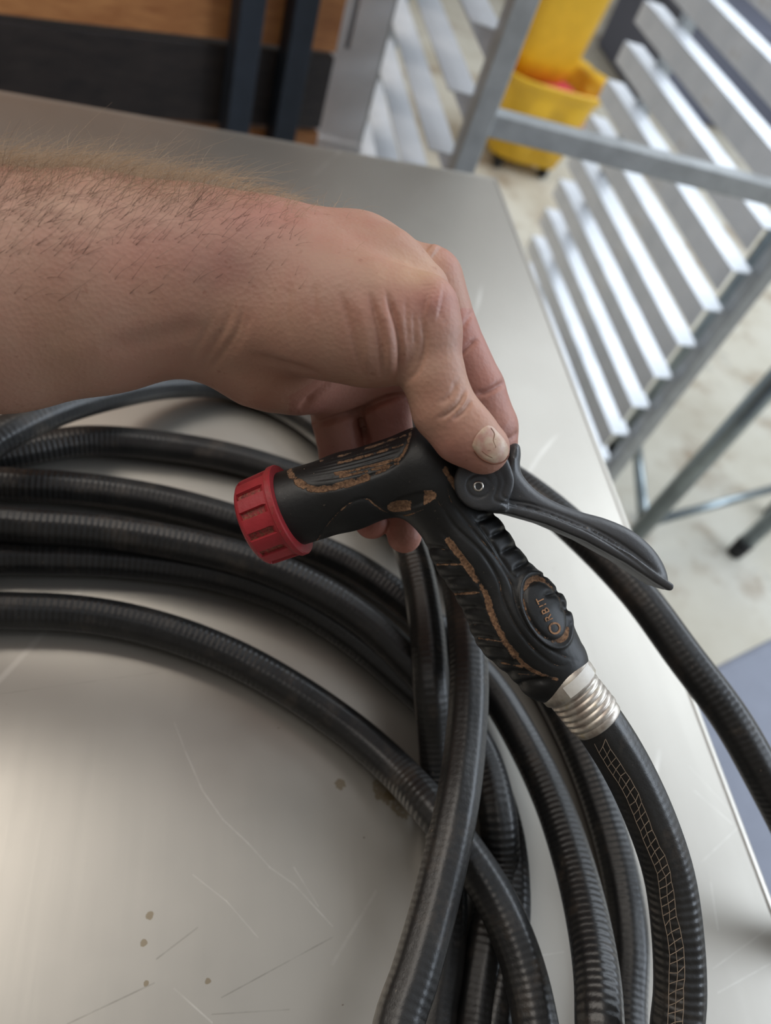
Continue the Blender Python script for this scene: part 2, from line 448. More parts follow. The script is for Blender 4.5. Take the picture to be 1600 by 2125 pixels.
def mat_nozzle_black():
    m = NT('nozzle_rubber'); a = m.attr('dirt')
    sep = m.n('ShaderNodeSeparateColor'); m.l(a.outputs['Color'], sep.inputs[0])
    nz = m.noise(700, 5, 0.7); n2 = m.noise(160, 4)
    d = m.math('MULTIPLY', sep.outputs[0], m.math('ADD', m.math('MULTIPLY', nz, 1.5), m.math('SUBTRACT', m.math('MULTIPLY', n2, 3.6), 1.5)))
    fac = m.ramp(d, [(0.46, (0, 0, 0)), (0.62, (1, 1, 1))])
    soil = m.ramp(m.noise(900, 3), [(0.3, srgb(80, 58, 44)), (0.7, srgb(150, 116, 88))])
    base = m.ramp(m.noise(60), [(0.3, srgb(13, 14, 15)), (0.7, srgb(21, 22, 23))])
    sp = m.ramp(m.noise(800, 1), [(0.76, (0, 0, 0)), (0.79, (0.6, 0.6, 0.6))])
    base = m.mix(m.math('MULTIPLY', sp, sep.outputs[1]), base, srgb(190, 170, 150))
    m.set(Base_Color=m.mix(fac, base, soil), Roughness=m.mix(fac, (0.5, 0.5, 0.5, 1), (0.95, 0.95, 0.95, 1)))
    b = m.bump(m.noise(500, 4), 0.00008)
    m.bump(m.math('MULTIPLY', fac, nz), 0.0004, prev=b)
    return m.m
def mat_red():
    m = NT('red_plastic'); a = m.attr('dirt'); sep = m.n('ShaderNodeSeparateColor'); m.l(a.outputs['Color'], sep.inputs[0])
    nz = m.noise(900, 4, 0.7)
    d = m.math('MULTIPLY', sep.outputs[0], m.math('ADD', m.math('MULTIPLY', nz, 1.5), 0.15))
    fac = m.ramp(d, [(0.50, (0, 0, 0)), (0.75, (0.8, 0.8, 0.8))])
    soil = m.ramp(m.noise(1200, 2), [(0.35, srgb(70, 34, 30)), (0.7, srgb(150, 104, 80))])
    base = m.ramp(m.noise(120), [(0.3, srgb(150, 38, 46)), (0.7, srgb(168, 46, 54))])
    m.set(Base_Color=m.mix(fac, base, soil), Roughness=0.48)
    m.bump(m.noise(600, 4), 0.0001)
    return m.m
def mat_lever():
    m = NT('grey_lever_plastic'); nz = m.noise(500, 4, 0.7)
    base = m.ramp(m.noise(50), [(0.3, srgb(58, 59, 62)), (0.7, srgb(68, 69, 71))])
    sp = m.ramp(m.noise(420, 3, 0.6), [(0.70, (0, 0, 0)), (0.76, (0.6, 0.6, 0.6))])
    m.set(Base_Color=m.mix(sp, base, srgb(140, 126, 112)), Roughness=0.42)
    m.bump(nz, 0.00012); return m.m
def mat_concrete():
    m = NT('concrete'); f = m.noise(1.6, 6, 0.6); g = m.noise(5, 5, 0.65); h = m.noise(40, 4)
    c = m.ramp(f, [(0.3, srgb(170, 160, 140)), (0.5, srgb(196, 190, 174)), (0.7, srgb(206, 202, 190))])
    st = m.ramp(g, [(0.52, (0, 0, 0)), (0.68, (0.8, 0.8, 0.8))])
    c = m.mix(st, c, srgb(140, 118, 92))
    s2 = m.ramp(m.noise(3.1, 6, 0.7), [(0.60, (0, 0, 0)), (0.70, (0.7, 0.7, 0.7))])
    c = m.mix(s2, c, srgb(112, 112, 112))
    m.set(Base_Color=c, Roughness=0.75); m.bump(h, 0.0008); return m.m
def mat_wood(name, c0, c1, rough=0.5):
    m = NT(name); g = m.noise(9, 6, 0.65, stretch=(1.0, 6, 9)); g2 = m.noise(30, 4, stretch=(0.6, 4, 8))
    c = m.ramp(m.math('ADD', m.math('MULTIPLY', g, .7), m.math('MULTIPLY', g2, .3)), [(0.35, c0), (0.65, c1)])
    m.set(Base_Color=c, Roughness=rough); m.bump(g2, 0.0004); return m.m
def mat_alu():
    m = NT('worn_aluminium'); f = m.noise(12, 5); g = m.noise(60, 4)
    c = m.ramp(f, [(0.3, srgb(214, 218, 224)), (0.7, srgb(236, 238, 242))])
    st = m.ramp(m.noise(25, 5, .7), [(0.6, (0, 0, 0)), (0.75, (0.5, 0.5, 0.5))])
    c = m.mix(st, c, srgb(176, 160, 140))
    m.set(Base_Color=c, Metallic=0.35, Roughness=m.math('ADD', m.math('MULTIPLY', g, .2), .28)); m.bump(g, 0.0002); return m.m
STEEL = mat_steel_top(); HOSE = mat_rubber_hose(); SKIN = mat_skin(); NOZ = mat_nozzle_black(); RED = mat_red(); LEVER = mat_lever()
CONC = mat_concrete(); ALU = mat_alu()
WOOD = mat_wood('orange_pine', srgb(176, 112, 66), srgb(214, 150, 94)); DARKWOOD = mat_wood('dark_stained_wood', srgb(40, 36, 37), srgb(62, 54, 52), .45)
POSTM = simple('dark_blue_steel', srgb(54, 62, 74), .5, .2)
GREYALU = simple('dull_aluminium', srgb(186, 190, 192), .42, .35)
YEL = simple('yellow_plastic', srgb(226, 180, 44), .42, 0, .10, 14); REDMOP = simple('red_cloth', srgb(196, 44, 70), .9)
BLK = simple('black_rubber', srgb(22, 23, 25), .6); GREYP = simple('grey_plastic', srgb(128, 134, 150), .6, 0, .05)
SLATE = simple('slate_plastic', srgb(104, 108, 124), .6, 0, .06)
TUBEM = simple('galvanised_tube', srgb(150, 160, 164), .3, .8)
WALLM = simple('wall_paint', srgb(206, 204, 198), .8, 0, .04, 3)
CHROME = simple('bright_metal', srgb(214, 208, 200), .25, 1.0)
COLLAR = NT('tarnished_zinc'); _f = COLLAR.noise(220, 4)
COLLAR.set(Base_Color=COLLAR.ramp(_f, [(0.35, srgb(170, 158, 148)), (0.6, srgb(206, 200, 190)), (0.8, srgb(196, 178, 140))]), Metallic=0.8, Roughness=0.45); COLLAR.bump(_f, 0.0001); COLLAR = COLLAR.m
STICK = simple('white_tape', srgb(214, 212, 206), .5, 0, .08, 300)
SOIL = simple('dried_soil', srgb(150, 112, 80), .95, 0, .25, 900)
THREAD = simple('tan_braid_thread', srgb(140, 126, 112), .8, 0, .2, 300)
HAIRM = NT('arm_hair'); HAIRM.set(Base_Color=HAIRM.attr('tint').outputs['Color'], Roughness=0.4); HAIRM = HAIRM.m

# ------------------------------------------------------------------ structure
mb = MB(); mb.box((-2.6, -1.6, -0.05), (9, 9, 0)); tag(mb.build('floor', CONC), kind='structure')
mb = MB(); mb.box((-2.6, 9, 0), (9, 9.1, 3.4)); tag(mb.build('wall_back', WALLM), kind='structure')

WALLD = simple('blocker_wall_paint', srgb(120, 114, 106), .85, 0, .05, 3)  # mid grey for the two added light-blocking walls
mb = MB(); mb.box((-2.6, -1.6, 0), (-2.5, 9, 3.4)); tag(mb.build('blocker_wall_left', WALLD), kind='structure')  # unseen wall, added to keep world light off the palm side
mb = MB(); mb.box((-2.5, -1.6, 0), (6.0, -1.5, 3.4)); tag(mb.build('blocker_wall_front', WALLD), kind='structure')  # unseen wall behind the camera, added to block world light from the palm

# ------------------------------------------------------------------ steel worktable
ZT = 0.9
tb = thing('steel_worktable', 'long stainless steel worktable with scratched top under the hose', 'table', (-0.35, 0.1, 0))
YL = 0.640                                     # the back edge runs slightly out of square
mb = MB(); q = [(-1.25, -0.65), (0.330, -0.65), (0.330, 0.802), (-1.25, YL + .002)]
mb.add([(x, y, z) for z in (ZT - 0.002, ZT) for x, y in q], [(3, 2, 1, 0), (4, 5, 6, 7), (0, 1, 5, 4), (1, 2, 6, 5), (2, 3, 7, 6), (3, 0, 4, 7)]); mb.build('tabletop', STEEL, tb)
mb = MB()
mb.tube([(0.3275, -0.65, ZT - 0.005), (0.3275, 0.7995, ZT - 0.005), ], 0.0055, 12)
mb.tube([(0.3275, 0.7995, ZT - 0.005), (-1.25, YL, ZT - 0.005)], 0.0055, 12)
mb.box((0.3265, -0.65, ZT - 0.045), (0.3285, 0.795, ZT - 0.006)); mb.obox((-0.461, (0.7985 + YL) / 2, ZT - .0255), (1.5785 / 1.587, .16 / 1.587, 0), (-.16 / 1.587, 1.5785 / 1.587, 0), (0, 0, 1), .7935, .001, .0195)
mb.build('edge_flange', STEEL, tb)
for x in (-1.18, 0.26):
    for y in (-0.58, 0.56):
        mb = MB(); mb.tube([(x, y, 0.0), (x, y, ZT - 0.003)], 0.02, 14); mb.build('leg', TUBEM, tb)
mb = MB(); mb.box((-1.18, -0.58, 0.22), (0.26, 0.56, 0.225)); mb.build('undershelf', STEEL, tb)

# ------------------------------------------------------------------ wooden rack behind the table (rotated 19 deg)
A = math.radians(19.5); piv = (0.175, 1.15)
wr = thing('slatted_wood_rack', 'wooden rack with orange and near-black boards on dark steel posts behind the table', 'rack', (-0.2, 1.02, 0))
def board(z0, z1, mat, name='board', x0=-1.05, label=None):
    mb = MB(); mb.box((piv[0] + x0, piv[1], z0), (piv[0], piv[1] + 0.022, z1), 0.002, A, piv)
    o = mb.build(name, mat, wr)
    if label: o['label'] = label
    return o
board(0.752, 0.854, DARKWOOD, label='dark stained board')
for k in range(9): board(0.860 + k * 0.106, 0.960 + k * 0.106, DARKWOOD if k in (2, 5) else WOOD)
for k in range(4): board(0.646 - k * 0.106, 0.746 - k * 0.106, WOOD)
for xo in (-0.071, -0.143, -1.0):
    mb = MB(); mb.box((piv[0] + xo - 0.017, piv[1] - 0.034, 0), (piv[0] + xo + 0.017, piv[1] - 0.001, 1.84), 0.002, A, piv); mb.build('post', POSTM, wr)

# ------------------------------------------------------------------ aluminium upright beside the boards
up = thing('aluminium_upright', 'bright aluminium upright with a long slot, right of the dark board', 'upright', (0.22, 1.27, 0))
mb = MB()
for (x0, x1) in ((0.178, 0.200), (0.208, 0.258)): mb.box((x0, 1.245, 0.0), (x1, 1.275, 1.5), 0.001)
mb.box((0.199, 1.265, 0.0), (0.209, 1.275, 1.5)); mb.box((0.199, 1.245, 0.0), (0.209, 1.275, 0.835))
mb.build('channel', ALU, up)
mb = MB(); mb.box((0.258, 1.245, 0), (0.262, 1.35, 1.5)); mb.build('side_flange', GREYALU, up)
mb = MB(); mb.box((0.160, 1.235, 0.0), (0.262, 1.285, 0.70), 0.001); mb.build('foot_bracket', ALU, up)

# ------------------------------------------------------------------ aluminium tray rack
rk = thing('tray_rack', 'tall aluminium tray rack with many paired angle runners, right of the table', 'rack', (0.59, 1.33, 0))
XL, XR, YF, YB = 0.333, 0.850, 0.98, 1.69
def angle_mesh(side):
    mb = MB(); t = 0.0022
    x = XR if side > 0 else XL
    lo, hi = (x, x + 0.044) if side > 0 else (x - 0.036, x + 0.006)
    mb.box((lo, YF, -t), (hi, YB, 0), 0.0004)                                  # ledge on top
    xo = x if side > 0 else x + 0.004
    mb.box((xo, YF, -0.042), (xo + t, YB, 0), 0.0004)                          # leg hanging from its inner edge
    return mb
protoR = None
for side in (1, -1):
    first = None
    for k in range(20):
        z = 0.914 - 0.078 * 9 + 0.078 * k
        if first is None:
            first = angle_mesh(side).build('runner', ALU, rk); first.location.z = z
        else:
            o = first.copy(); COL.objects.link(o); o.parent = rk; o.location.z = z
for (x, sx) in ((XL, -1), (XR + .044, 1)):
    for y in (YF, YB - 0.10):
        mb = MB(); xa, xb = (x - 0.010, x + 0.020) if sx < 0 else (x + 0.001, x + 0.028)
        dy = -.032 if sx < 0 and y == YF else 0
        mb.box((xa, y - 0.014 + dy, 0.10), (xb, y + 0.016 + dy, 1.80), 0.002); mb.build('post', GREYALU, rk)
def rail(name, lo, hi): mb = MB(); mb.box(lo, hi, 0.002); return mb.build(name, GREYALU, rk)
rail('front_bar', (XL - 0.005, YF - 0.042, 0.885), (XR + 0.07, YF - 0.016, 0.914))
rail('top_bar', (XL - 0.02, YF - 0.018, 1.77), (XR + 0.02, YF + 0.008, 1.80)); rail('top_bar', (XL - 0.02, YB - 0.11, 1.77), (XR + 0.02, YB - 0.085, 1.80))
rail('bottom_bar', (XL - 0.02, YF - 0.018, 0.11), (XR + 0.02, YF + 0.008, 0.14)); rail('bottom_bar', (XL - 0.02, YB - 0.11, 0.11), (XR + 0.02, YB - 0.085, 0.14))
for x in (XL - 0.014, XR + 0.014):
    rail('side_bar', (x - 0.013, YF, 0.11), (x + 0.013, YB - 0.1, 0.14))
    for y in (YF, YB - 0.10):
        V, Fc = lathe((x - 0.015, y, 0.05), (1, 0, 0), [(0, .03), (0, .05), (.003, .05), (.027, .05), (.03, .05), (.03, .03)], 20)
        ca = mk('caster', V, Fc, BLK, rk, False)
        mb = MB(); mb.box((x - 0.02, y - .018, .05), (x - .016, y + .018, .105)); mb.box((x + .016, y - .018, .05), (x + .02, y + .018, .105)); mb.box((x - .02, y - .02, .102), (x + .02, y + .02, .11))
        mb.build('fork', TUBEM, ca)

# ------------------------------------------------------------------ tubular steel stand
st = thing('tube_stand', 'grey tubular steel stand with black rubber feet on the concrete floor', 'stand', (1.3, 1.0, 0))
for (x, y) in ((1.05, .935), (1.43, 0.985), (1.62, 1.13), (1.15, 1.28)):
    mb = MB(); mb.tube([(x, y, 0.05), (x, y, 1.0)], 0.021, 18); lg = mb.build('leg', TUBEM, st, True)
    V, Fc = lathe((x, y, 0), (0, 0, 1), [(0, .014), (0, .019), (.012, .021), (.055, .0225), (.055, .02)], 18); mk('rubber_foot', V, Fc, BLK, lg, True)
mb = MB(); mb.tube([(1.05, .935, .14), (1.15, 1.28, .14)], 0.013, 12); mb.build('cross_bar', TUBEM, st, True)
mb = MB(); mb.tube([(1.05, .935, .15), (1.62, 1.13, .16)], 0.011, 12); mb.build('cross_bar', TUBEM, st, True)
mb = MB(); mb.tube([(1.05, .935, 1.0), (1.43, .985, 1.0), (1.62, 1.13, 1.0), (1.15, 1.28, 1.0), (1.05, .935, 1.0)], 0.017, 12); mb.build('top_frame', TUBEM, st, True)

# ------------------------------------------------------------------ grey bin beside the table
gb = thing('grey_tote', 'plain grey lidded tote on the floor beside the table edge under the hose', 'tote', (0.75, 0.13, 0))
mb = MB(); mb.box((0.42, -0.35, 0.0), (1.02, 0.37, 0.455), 0.012, math.radians(22), (0.712, 0.368)); mb.build('body', GREYP, gb)
mb = MB(); mb.box((0.40, -0.37, 0.455), (1.04, 0.385, 0.50), 0.008, math.radians(22), (0.712, 0.368)); mb.build('lid', GREYP, gb)

# ------------------------------------------------------------------ dark box far behind the rack
db = thing('slate_crate', 'dark slate crate on the floor far behind the tray rack', 'crate', (3.3, 4.0, 0))
mb = MB(); mb.box((2.2, 3.9, 0.0), (4.2, 4.7, 0.42), 0.02); mb.build('body', SLATE, db)
mb = MB(); mb.box((2.17, 3.87, 0.42), (4.23, 4.73, 0.47), 0.01); mb.build('rim', SLATE, db)

# ------------------------------------------------------------------ yellow mop bucket
BX, BY = 1.25, 2.95
bk = thing('mop_bucket', 'yellow mop bucket with wringer on the floor behind the tray rack', 'bucket', (BX, BY, 0))
def loft(rings):
    n = len(rings[0]); V = np.vstack(rings); F = []
    for i in range(len(rings) - 1):
        for j in range(n):
            k = (j + 1) % n; F.append((i * n + j, i * n + k, (i + 1) * n + k, (i + 1) * n + j))
    return V, F
def rring(cx, cy, hx, hy, z, n=64, e=4.0, rib=0.0, spout=0.0):
    R = []
    for j in range(n):
        t = 2 * math.pi * j / n; c, s = math.cos(t), math.sin(t)
        k = (abs(c) ** e + abs(s) ** e) ** (-1 / e) * (1 + rib * (1 if (j // 4) % 2 else -1))
        x, y = hx * c * k, hy * s * k
        if spout and c > 0.93: x += spout * (c - 0.93) / 0.07
        R.append((cx + x, cy + y, z))
    return np.array(R)
rings = [rring(BX, BY, .13, .13, .05), rring(BX, BY, .155, .155, .06, rib=.02), rring(BX, BY, .185, .185, .30, rib=.02), rring(BX, BY, .188, .188, .31), rring(BX, BY, .21, .205, .345, spout=.03),
         rring(BX, BY, .222, .212, .36, spout=.06), rring(BX, BY, .215, .206, .366, spout=.055), rring(BX, BY, .19, .185, .34, spout=.03), rring(BX, BY, .16, .16, .09)]
V, Fc = loft(rings); Fc += [tuple(range(64))[::-1], tuple(range(8 * 64, 9 * 64))]; mk('tub', V, Fc, YEL, bk, True)
rings = [rring(BX + .01, BY, .175, .17, .24), rring(BX + .01, BY, .15, .14, .285), rring(BX, BY, .08, .08, .295)]
V, Fc = loft(rings); Fc += [tuple(range(2 * 64, 3 * 64))]; mk('wet_cloth', V, Fc, REDMOP, bk, True)
rings = [rring(BX - .05, BY + .04, .10, .11, .33), rring(BX - .04, BY + .04, .12, .12, .40, e=5), rring(BX - .03, BY + .04, .135, .12, .72, e=5), rring(BX - .03, BY + .04, .15, .135, .745, e=5), rring(BX - .03, BY + .04, .125, .11, .735, e=5), rring(BX - .04, BY + .04, .10, .10, .42, e=5)]
V, Fc = loft(rings); Fc += [tuple(range(64))[::-1], tuple(range(5 * 64, 6 * 64))]; wg = mk('wringer', V, Fc, YEL, bk, True)
mb = MB(); mb.box((BX - .15, BY - .11, .70), (BX - .10, BY - .07, .95), .01); mb.build('handle', YEL, wg)
for dx in (-.1, .1):
    for dy in (-.1, .1):
        V, Fc = lathe((BX + dx - .012, BY + dy, .03), (1, 0, 0), [(0, .012), (0, .03), (.024, .03), (.024, .012)], 16); ca = mk('caster', V, Fc, BLK, bk)
        mb = MB(); mb.box((BX + dx - .018, BY + dy - .012, .0605), (BX + dx + .018, BY + dy + .012, .066)); mb.build('fork', TUBEM, ca)

#@@HOSE
# ------------------------------------------------------------------ garden hose: one continuous line from the nozzle collar
RH = 0.0095
def H(px, py, z): return on_z(px, py, ZT + z)
def loop(i, x0):
    """out-of-frame half of a turn, from the near side of the coil round to its left"""
    g = 0.022 * i; z = 0.0105 + 0.0195 * (i % 2)
    return [np.array(p) for p in ((x0 - 0.01, -0.10, ZT + z + .012), (0.10, -0.24 - g, ZT + z), (-0.05, -0.30 - g, ZT + z), (-0.22 - g * .5, -0.22 - g, ZT + z), (-0.31 - g, -0.04, ZT + z), (-0.27 - g, 0.10 + g * .5, ZT + z))]
COL_A = to_world(K(1165, 1402, 0.280)); COL_B = to_world(K(1243, 1500, 0.2795))
path = [COL_B - (COL_B - COL_A) * 0.25, COL_B, H(1296, 1585, .126), H(1350, 1700, .115), H(1389, 1820, .103), H(1407, 1950, .092), H(1411, 2060, .084), H(1403, 2190, .075)]
n_v5 = 8
path += loop(0, 0.22)
path += [H(-60, 1275, RH), H(60, 1268, RH), H(200, 1278, RH), H(337, 1308, RH), H(480, 1362, RH), H(620, 1440, RH), H(740, 1525, RH + .001), H(830, 1606, .016), H(905, 1690, .027), H(970, 1775, .029), H(1030, 1870, .030), H(1075, 1975, .030), H(1105, 2090, .030), H(1120, 2220, .03)]
path += loop(1, 0.13)
path += [H(-60, 1165, RH), H(100, 1158, RH), H(260, 1165, RH), H(440, 1190, RH), H(600, 1243, RH), H(720, 1315, RH), H(830, 1405, RH), H(930, 1500, RH), H(1005, 1600, RH), H(1046, 1720, RH), H(1060, 1850, RH), H(1050, 1990, RH), H(1020, 2150, RH)]
path += loop(2, 0.115)
path += [H(-60, 1092, .024), H(80, 1093, .025), H(220, 1104, .025), H(380, 1130, .026), H(520, 1165, .027), H(650, 1220, .027), H(760, 1290, .026), H(860, 1385, .024), H(940, 1475, .022), H(1000, 1570, .018), H(1032, 1690, .022), H(1036, 1820, .010), H(1010, 1960, RH), H(985, 2130, RH)]
path += loop(3, 0.11)
path += [H(-60, 1008, .012), H(60, 1007, .012), H(200, 1018, .012), H(337, 1040, .012), H(480, 1078, .012), H(620, 1125, .012), H(740, 1180, .012), H(850, 1258, .012), H(940, 1340, .012), H(1020, 1430, .014), H(1090, 1545, .018), H(1145, 1660, .024), H(1190, 1790, .034), H(1222, 1920, .045), H(1240, 2040, .054), H(1248, 2180, .058)]
path += loop(4, 0.19)
path += [H(-80, 960, RH), H(50, 935, RH), H(180, 915, RH), H(340, 926, RH), H(480, 950, RH), H(620, 992, RH), H(760, 1050, RH), H(880, 1120, RH), H(1000, 1235, RH), H(1110, 1385, RH), H(1190, 1530, RH), H(1250, 1680, RH), H(1288, 1820, RH), H(1305, 1960, RH), H(1302, 2150, RH)]
path += loop(5, 0.20)
path += [H(-90, 960, .045), H(0, 905, .048), H(110, 853, .045), H(230, 818, .035), H(360, 797, .020), H(480, 802, .012), H(600, 850, RH), H(720, 940, RH + .01), H(810, 1050, .030), H(858, 1160, .040), H(884, 1290, .043), H(895, 1420, .040), H(905, 1540, .022), H(915, 1650, RH), H(925, 1780, RH), H(928, 1900, RH), H(918, 2010, RH), H(900, 2140, RH)]
path += loop(6, 0.12)
path += [H(-60, 760, RH), H(120, 720, RH), H(300, 705, RH), H(480, 730, RH), H(640, 800, RH), H(780, 900, .02), H(890, 1040, .05), H(945, 1180, .064), H(968, 1310, .065), H(973, 1420, .064), H(966, 1540, .062), H(950, 1660, .062), H(925, 1780, .060), H(896, 1900, .058), H(862, 2020, .056), H(820, 2160, .054)]
path += loop(7, 0.09)
path += [H(-100, 700, .01), H(150, 660, .01), H(400, 690, .01), H(600, 772, .012), H(760, 840, .025), H(920, 915, .05), H(1080, 1008, .075), H(1200, 1105, .085), H(1320, 1228, .088), H(1420, 1362, .085), H(1515, 1490, .080), H(1592, 1625, .070), H(1655, 1750, .055), H(1705, 1880, .03), np.array([0.43, -0.02, ZT - 0.06]), np.array([0.46, -0.10, ZT - 0.3]), np.array([0.45, -0.2, 0.3]), np.array([0.5, -0.4, 0.02]), np.array([0.7, -1.0, 0.012])]
HP = spline(path, 0.004)
def hose_mesh(P, n=20):
    T, N, B = frames(P); a = np.arange(n) * 2 * math.pi / n
    V = P[:, None, :] + RH * (np.cos(a)[None, :, None] * N[:, None, :] + np.sin(a)[None, :, None] * B[:, None, :])
    m = len(P); I = np.arange(m - 1)[:, None] * n; J = np.arange(n)[None, :]; J2 = (J + 1) % n
    Q = np.stack([I + J, I + J2, I + n + J2, I + n + J], -1).reshape(-1, 4)
    L = np.concatenate([[0], np.cumsum(np.linalg.norm(np.diff(P, axis=0), axis=1))])
    u0 = np.repeat(L[:-1], n); u1 = np.repeat(L[1:], n); v0 = np.tile(np.arange(n) / n, m - 1); v1 = v0 + 1.0 / n
    uv = np.stack([np.stack([u0, v0], 1), np.stack([u0, v1], 1), np.stack([u1, v1], 1), np.stack([u1, v0], 1)], 1).reshape(-1, 2)
    return V.reshape(-1, 3), Q, uv
hz = thing('garden_hose', 'black rubber garden hose coiled on the steel table, joined to the nozzle', 'hose', tuple(on_z(900, 1500, ZT)))
V, Q, uv = hose_mesh(HP)
ho = mk('hose_tube', V, Q, HOSE, hz, True)
ul = ho.data.uv_layers.new(name='UVMap'); ul.data.foreach_set('uv', uv.astype(np.float32).ravel())
# exposed braid on the length next to the nozzle
T, N, B = frames(HP); mb = MB(); arc = np.arange(len(HP)) * np.linalg.norm(HP[1] - HP[0])
def on_hose(s, ang):
    i = min(int(s / arc[1]), len(HP) - 2); f = s / arc[1] - i
    p = HP[i] * (1 - f) + HP[i + 1] * f; t = T[i]
    v = CAM - p; v = v - t * (v @ t); v /= np.linalg.norm(v); w = np.cross(t, v)
    return p + (RH + 0.0001) * (math.cos(ang) * v + math.sin(ang) * w)
S0 = 0.008; ang0 = 0.34; NB = 58; pitch = 0.0036
side = 1.0 if (M @ (on_hose(0.06, 0.5) - on_hose(0.06, 0)))[0] < 0 else -1.0
def drift(k): return side * (0.42 - 0.5 * min(1, k / 45.0)) + 0.05 * math.sin(k * 0.7)
jit = rng.normal(0, 1, (NB + 1, 3, 2))
def bp(k, c): return on_hose(S0 + k * pitch + (0.0016 if c == 1 else 0) + jit[k, c, 0] * .0003, drift(k) + side * (c - 1) * 0.26 + jit[k, c, 1] * .018)
for k in range(NB):
    for c in range(3):
        mb.tube([bp(k, c), bp(k + 1, c)], 0.00016, 4, False)
    mb.tube([bp(k, 0), bp(k, 1)], 0.00016, 4, False); mb.tube([bp(k, 1), bp(min(NB, k + 1), 2)], 0.00016, 4, False)
tag(mb.build('exposed_braid', THREAD, hz), 'pale braid showing through the worn hose')
#@@NOZZLE
# ------------------------------------------------------------------ spray nozzle
D = 0.28
nz = thing('spray_nozzle', 'black pistol-grip spray nozzle with a red front ring, held above the hose', 'nozzle', tuple(to_world(K(1000, 1150, D))))
g = Grid(K(555, 840, D) - [0, 0, .025], K(1270, 1470, D) + [0, 0, .025], 0.0009)
F = g.field()
bar = [((596, 1058, .286, 80), (720, 1020, .283, 79), 1.0), ((720, 1020, .283, 79), (880, 968, .280, 80), 1.0), ((880, 968, .280, 80), (888, 1000, .280, 76), 1.0)]
grip = [((905, 1018, .280, 72), (978, 1140, .280, 78), .9), ((978, 1140, .280, 78), (1078, 1288, .280, 96), .82), ((1078, 1288, .280, 96), (1140, 1378, .280, 80), .86)]
for p in bar: g.cap(F, p, .003)
G2 = g.field()
for p in grip: g.cap(G2, p, .004)
F = smin(F, G2, .009)
# flat front end
ax = K(596, 1058, .286) - K(880, 968, .280); ax /= np.linalg.norm(ax)
sl, X = g.block(g.lo, g.lo + g.h * g.n); F = np.maximum(F, ((X - K(590, 1060, .286)) @ ax)[:F.shape[0], :F.shape[1], :F.shape[2]])
V, Q = g.mesh(F); V = relax(V, Q, 3); V, Q = subdivide(V, Q)
V = relax(V, Q, 1)
rb = [(885, 1095), (903, 1093), (918, 1105), (945, 1142), (980, 1190), (1008, 1235), (1020, 1272), (1050, 1335), (1100, 1388), (1155, 1410)]
lo_ = [(864, 1112), (880, 1160), (892, 1205), (915, 1250), (945, 1292), (985, 1337), (1020, 1374), (1060, 1411), (1112, 1452)]
rbS, loS = smooth_line(rb), smooth_line(lo_)
def along(L, s): return tuple(L[int(min(max(s, 0), 1) * (len(L) - 1))])
lines = []
for k in range(11):
    s = 0.10 + 0.082 * k
    a = along(rbS, s + .09); b = along(loS, s - .02); b = (b[0] + (b[0] - a[0]) * .35, b[1] + (b[1] - a[1]) * .35)
    a = (a[0] - 8, a[1] + 2)
    lines.append(([a, ((a[0] + b[0]) / 2, (a[1] + b[1]) / 2 - 4), b], 8.0, .0015))
carvings_both = list(lines)
ro = smooth_line([(1010, 1062), (1062, 1108), (1102, 1160), (1132, 1200), (1168, 1250), (1208, 1308), (1238, 1362)])
ri = smooth_line([(975, 1065), (1020, 1125), (1060, 1185), (1092, 1215), (1172, 1262), (1200, 1310), (1212, 1352)])
for k in range(9):
    s = .04 + .108 * k; a, b = along(ri, s + .03), along(ro, s); b = (b[0] + (b[0] - a[0]), b[1] + (b[1] - a[1]))
    carvings_both.append(([a, b], 6.5, .0016))
V = carve(V, Q, carvings_both, False)
gA = [(900, 1030), (922, 1060), (942, 1090), (1000, 1147), (1035, 1205), (1043, 1240), (1060, 1280), (1085, 1320), (1122, 1360), (1160, 1382), (1200, 1372)]
gB = [(928, 1012), (936, 1040), (950, 1060), (990, 1110), (1035, 1165), (1060, 1210), (1068, 1240), (1078, 1272), (1110, 1320), (1155, 1355), (1200, 1372)]
gC = [(655, 1128), (672, 1100), (700, 1066), (735, 1040), (762, 1036), (778, 1048), (800, 1062), (840, 1070), (878, 1058)]
gD = [(975, 1062), (1012, 1112), (1048, 1170), (1072, 1200), (1082, 1185)]
cap_pad = [(602, 978), (610, 992), (640, 1012), (690, 1012), (760, 990), (810, 968), (838, 940), (850, 905), (856, 880)]
fine = [(gA, 4, .00055), (gB, 4, .0006), (gC, 4, .0004), (rb, 6, .0006), (cap_pad, 5, .0006), (gD, 4, .0008)]
padl = []
for k in range(9):
    t = k / 8.0; a = (612 + 26 * t, 965 + 40 * t - 6); b = (846 - 20 * t, 884 + 78 * t)
    padl.append(([a, ((a[0] + b[0]) / 2, (a[1] + b[1]) / 2 + 3), b], 3.4, .0006))
fine += padl
V = carve(V, Q, fine)
N = normals(V, Q); UV = to_px(V); facing = -(N * V).sum(1) / np.linalg.norm(V, axis=1)
# leaf-shaped pocket and oval badge
def ell(c, d, a, b):
    d = np.array(d, float); d /= np.linalg.norm(d); e = np.array([-d[1], d[0]]); X_ = UV - np.array(c)
    return np.sqrt((X_ @ d / a) ** 2 + (X_ @ e / b) ** 2)
pk = ell((855, 1040), (1, -.30), 54, 17); V = V - N * (np.clip((1 - pk) * 3, 0, 1) * .0009 * (facing > 0))[:, None]
bd = ell((1133, 1266), (.42, .907), 76, 41)
rim = np.exp(-((bd - 0.93) / .07) ** 2) * .0006 - np.exp(-((bd - 1.10) / .06) ** 2) * .0007 - np.clip((0.85 - bd) * 10, 0, 1) * .0002
V = V - N * (rim * (facing > -.1))[:, None]
